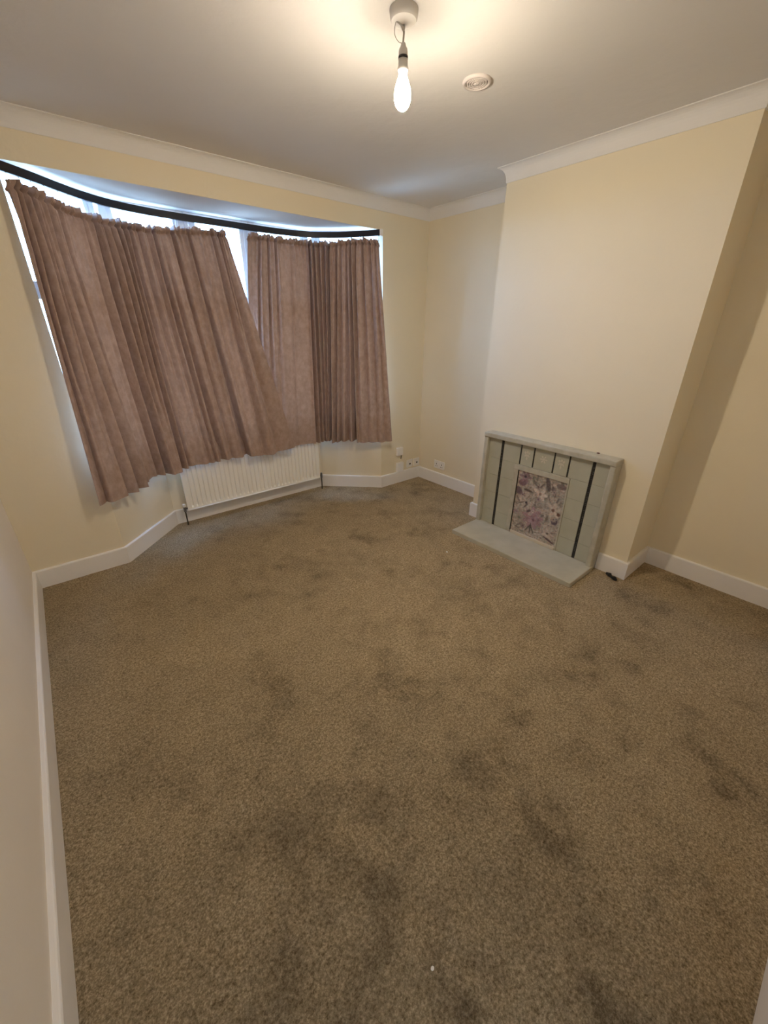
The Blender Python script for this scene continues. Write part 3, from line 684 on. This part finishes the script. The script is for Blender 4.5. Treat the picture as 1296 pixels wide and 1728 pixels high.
bm = bmesh.new(); lathe(bm, [(0.0, -0.078), (0.007, -0.080), (0.010, -0.090), (0.014, -0.094), (0.0155, -0.102), (0.0155, -0.112)], 32, (PLX, PLY, H)); child(obj('lampholder', bm, M['plastic'], smooth=True), pend)
bm = bmesh.new(); lathe(bm, [(0.0162, -0.112), (0.0165, -0.119)], 32, (PLX, PLY, H)); child(tag(obj('holder_band', bm, M['black'], smooth=True), 'dark band around the lampholder'), pend)
bm = bmesh.new(); lathe(bm, [(0.0158, -0.119), (0.0160, -0.138), (0.0180, -0.140), (0.0180, -0.147), (0.0165, -0.149)], 32, (PLX, PLY, H)); child(obj('lampholder_skirt', bm, M['plastic'], smooth=True), pend)
bm = bmesh.new(); pr = [(0.0130, -0.150), (0.0135, -0.156), (0.0165, -0.166), (0.0225, -0.180), (0.0275, -0.195), (0.0292, -0.209), (0.0280, -0.223), (0.0235, -0.236), (0.0155, -0.246), (0.007, -0.2505), (0.0, -0.2515)]
lathe(bm, pr[6:], 32, (PLX, PLY, H)); bl = child(obj('bulb', bm, M['bulb'], smooth=True), pend)
bm = bmesh.new(); lathe(bm, pr[:7], 32, (PLX, PLY, H)); child(obj('bulb_neck', bm, M['bulb_neck'], smooth=True), pend)

# ceiling vent
vx, vy = 2.125, -1.570
vent = empty('ceiling_vent', (vx, vy, H)); tag(vent, 'small round white ceiling vent with concentric rings, beside the lamp', 'vent')
bm = bmesh.new(); lathe(bm, [(0.060, 0.0), (0.061, -0.004), (0.057, -0.010), (0.050, -0.011), (0.046, -0.006), (0.046, 0.0)], 56, (vx, vy, H), cap=False); child(obj('rim', bm, M['vent'], smooth=True), vent)
bm = bmesh.new(); lathe(bm, [(0.046, -0.0015), (0.0, -0.0015)], 40, (vx, vy, H), cap=False); child(obj('recess', bm, M['vent_dark']), vent)
for r in (0.039, 0.029, 0.019):
    bm = bmesh.new(); lathe(bm, [(r+0.003, -0.002), (r+0.0025, -0.009), (r-0.0025, -0.009), (r-0.003, -0.002)], 40, (vx, vy, H), cap=False); child(obj('ring', bm, M['vent'], smooth=True), vent)
bm = bmesh.new(); lathe(bm, [(0.011, -0.002), (0.010, -0.011), (0.0, -0.012)], 24, (vx, vy, H), cap=False); child(obj('centre_boss', bm, M['vent'], smooth=True), vent)
for q in range(8):
    a = q*PI/4+0.2; bm = bmesh.new(); c, s = math.cos(a), math.sin(a)
    box(bm, (-0.0018, 0.010, -0.008), (0.0018, 0.047, -0.002), Matrix.Translation((vx, vy, H)) @ Matrix.Rotation(a, 4, 'Z')); child(obj('spoke', bm, M['vent']), vent)

# ---------------------------------------------------------------- sockets
def plate(name, label, cat, x, z, w_, h_, d_, wallside='front', cable=False, dbl=False, slots=True):
    # u along the wall, n out of the wall
    if wallside == 'front': mt = Matrix(((1, 0, 0, x), (0, -1, 0, 0), (0, 0, 1, z), (0, 0, 0, 1)))
    else: mt = Matrix(((0, -1, 0, W), (1, 0, 0, x), (0, 0, 1, z), (0, 0, 0, 1)))
    r = empty(name, mt @ Vector((0, 0, 0))); tag(r, label, cat)
    bm = bmesh.new(); box(bm, (-w_/2, 0.0004, -h_/2), (w_/2, d_, h_/2), mt); child(obj('plate', bm, M['plastic'], bevel=0.003), r)
    if dbl:
        for sx in (-0.036, 0.036):
            bm = bmesh.new()
            box(bm, (sx-0.004, d_, -0.000), (sx+0.004, d_+0.0008, 0.014), mt); box(bm, (sx-0.014, d_, -0.020), (sx-0.006, d_+0.0008, -0.014), mt); box(bm, (sx+0.006, d_, -0.020), (sx+0.014, d_+0.0008, -0.014), mt)
            child(obj('pin_slots', bm, M['socket_dark']), r)
            bm = bmesh.new(); box(bm, (sx*0.35-0.006, d_, 0.018), (sx*0.35+0.006, d_+0.004, 0.034), mt); child(obj('switch', bm, M['plastic'], bevel=0.001), r)
    elif slots:
        bm = bmesh.new(); box(bm, (-0.010, d_, -0.012), (0.010, d_+0.001, 0.004), mt); child(obj('outlet', bm, M['socket_dark']), r)
    if cable:
        p = mt @ Vector((0.020, d_*0.6, -h_/2+0.006)); bm = bmesh.new()
        tube(bm, [p, p+Vector((0.002, 0, -0.02)), p+Vector((0.0, 0.004, -0.05))], 0.004, 8); child(obj('cable', bm, M['black']), r)
    return r
plate('phone_socket', 'small white wall box with a dark cable end under it, right of the bay', 'socket', 3.128, 0.352, 0.078, 0.085, 0.030, cable=True, slots=False)
plate('junction_box', 'white box low on the wall just above the skirting, under the phone box', 'box', 3.132, 0.178, 0.090, 0.100, 0.030, slots=False)
plate('wall_socket', 'cream square socket above the skirting, left of the one in the corner', 'socket', 3.285, 0.186, 0.080, 0.086, 0.014)
plate('wall_socket', 'white square socket tight in the corner of the front wall above the skirting', 'socket', 3.385, 0.186, 0.080, 0.086, 0.018)
plate('double_socket', 'white double power socket on the alcove wall beside the chimney breast', 'socket', -0.315, 0.214, 0.146, 0.086, 0.012, wallside='right', dbl=True)

# ---------------------------------------------------------------- litter
bm = bmesh.new(); rr = random.Random(3)
tube(bm, [(3.044, -2.282, 0.010), (3.034, -2.306, 0.014), (3.026, -2.322, 0.008), (3.016, -2.345, 0.013), (3.008, -2.362, 0.008)], [0.009, 0.015, 0.008, 0.015, 0.008], 8)
tag(obj('plastic_scrap', bm, M['black']), 'small black plastic scrap on the carpet by the corner of the chimney skirting', 'litter')
def crumb(loc, r, mt, label, name):
    bm = bmesh.new(); bmesh.ops.create_icosphere(bm, subdivisions=2, radius=r)
    for v in bm.verts:
        v.co *= 1+0.5*noise.noise(v.co*60/ r*0.01+Vector(loc)); v.co.z *= 0.5; v.co += Vector(loc)
    tag(obj(name, bm, mt), label, 'litter')
crumb((0.754, -2.828, 0.003), 0.005, M['scrap'], 'tiny white crumb on the carpet in the foreground', 'paper_crumb')
crumb((2.407, -1.378, 0.004), 0.008, M['scrap'], 'tiny white crumb on the carpet in front of the hearth', 'paper_crumb')
crumb((3.066, -2.035, ztop+0.003), 0.011, M['chip'], 'small brown chip lying on top of the fireplace mantel', 'chip')
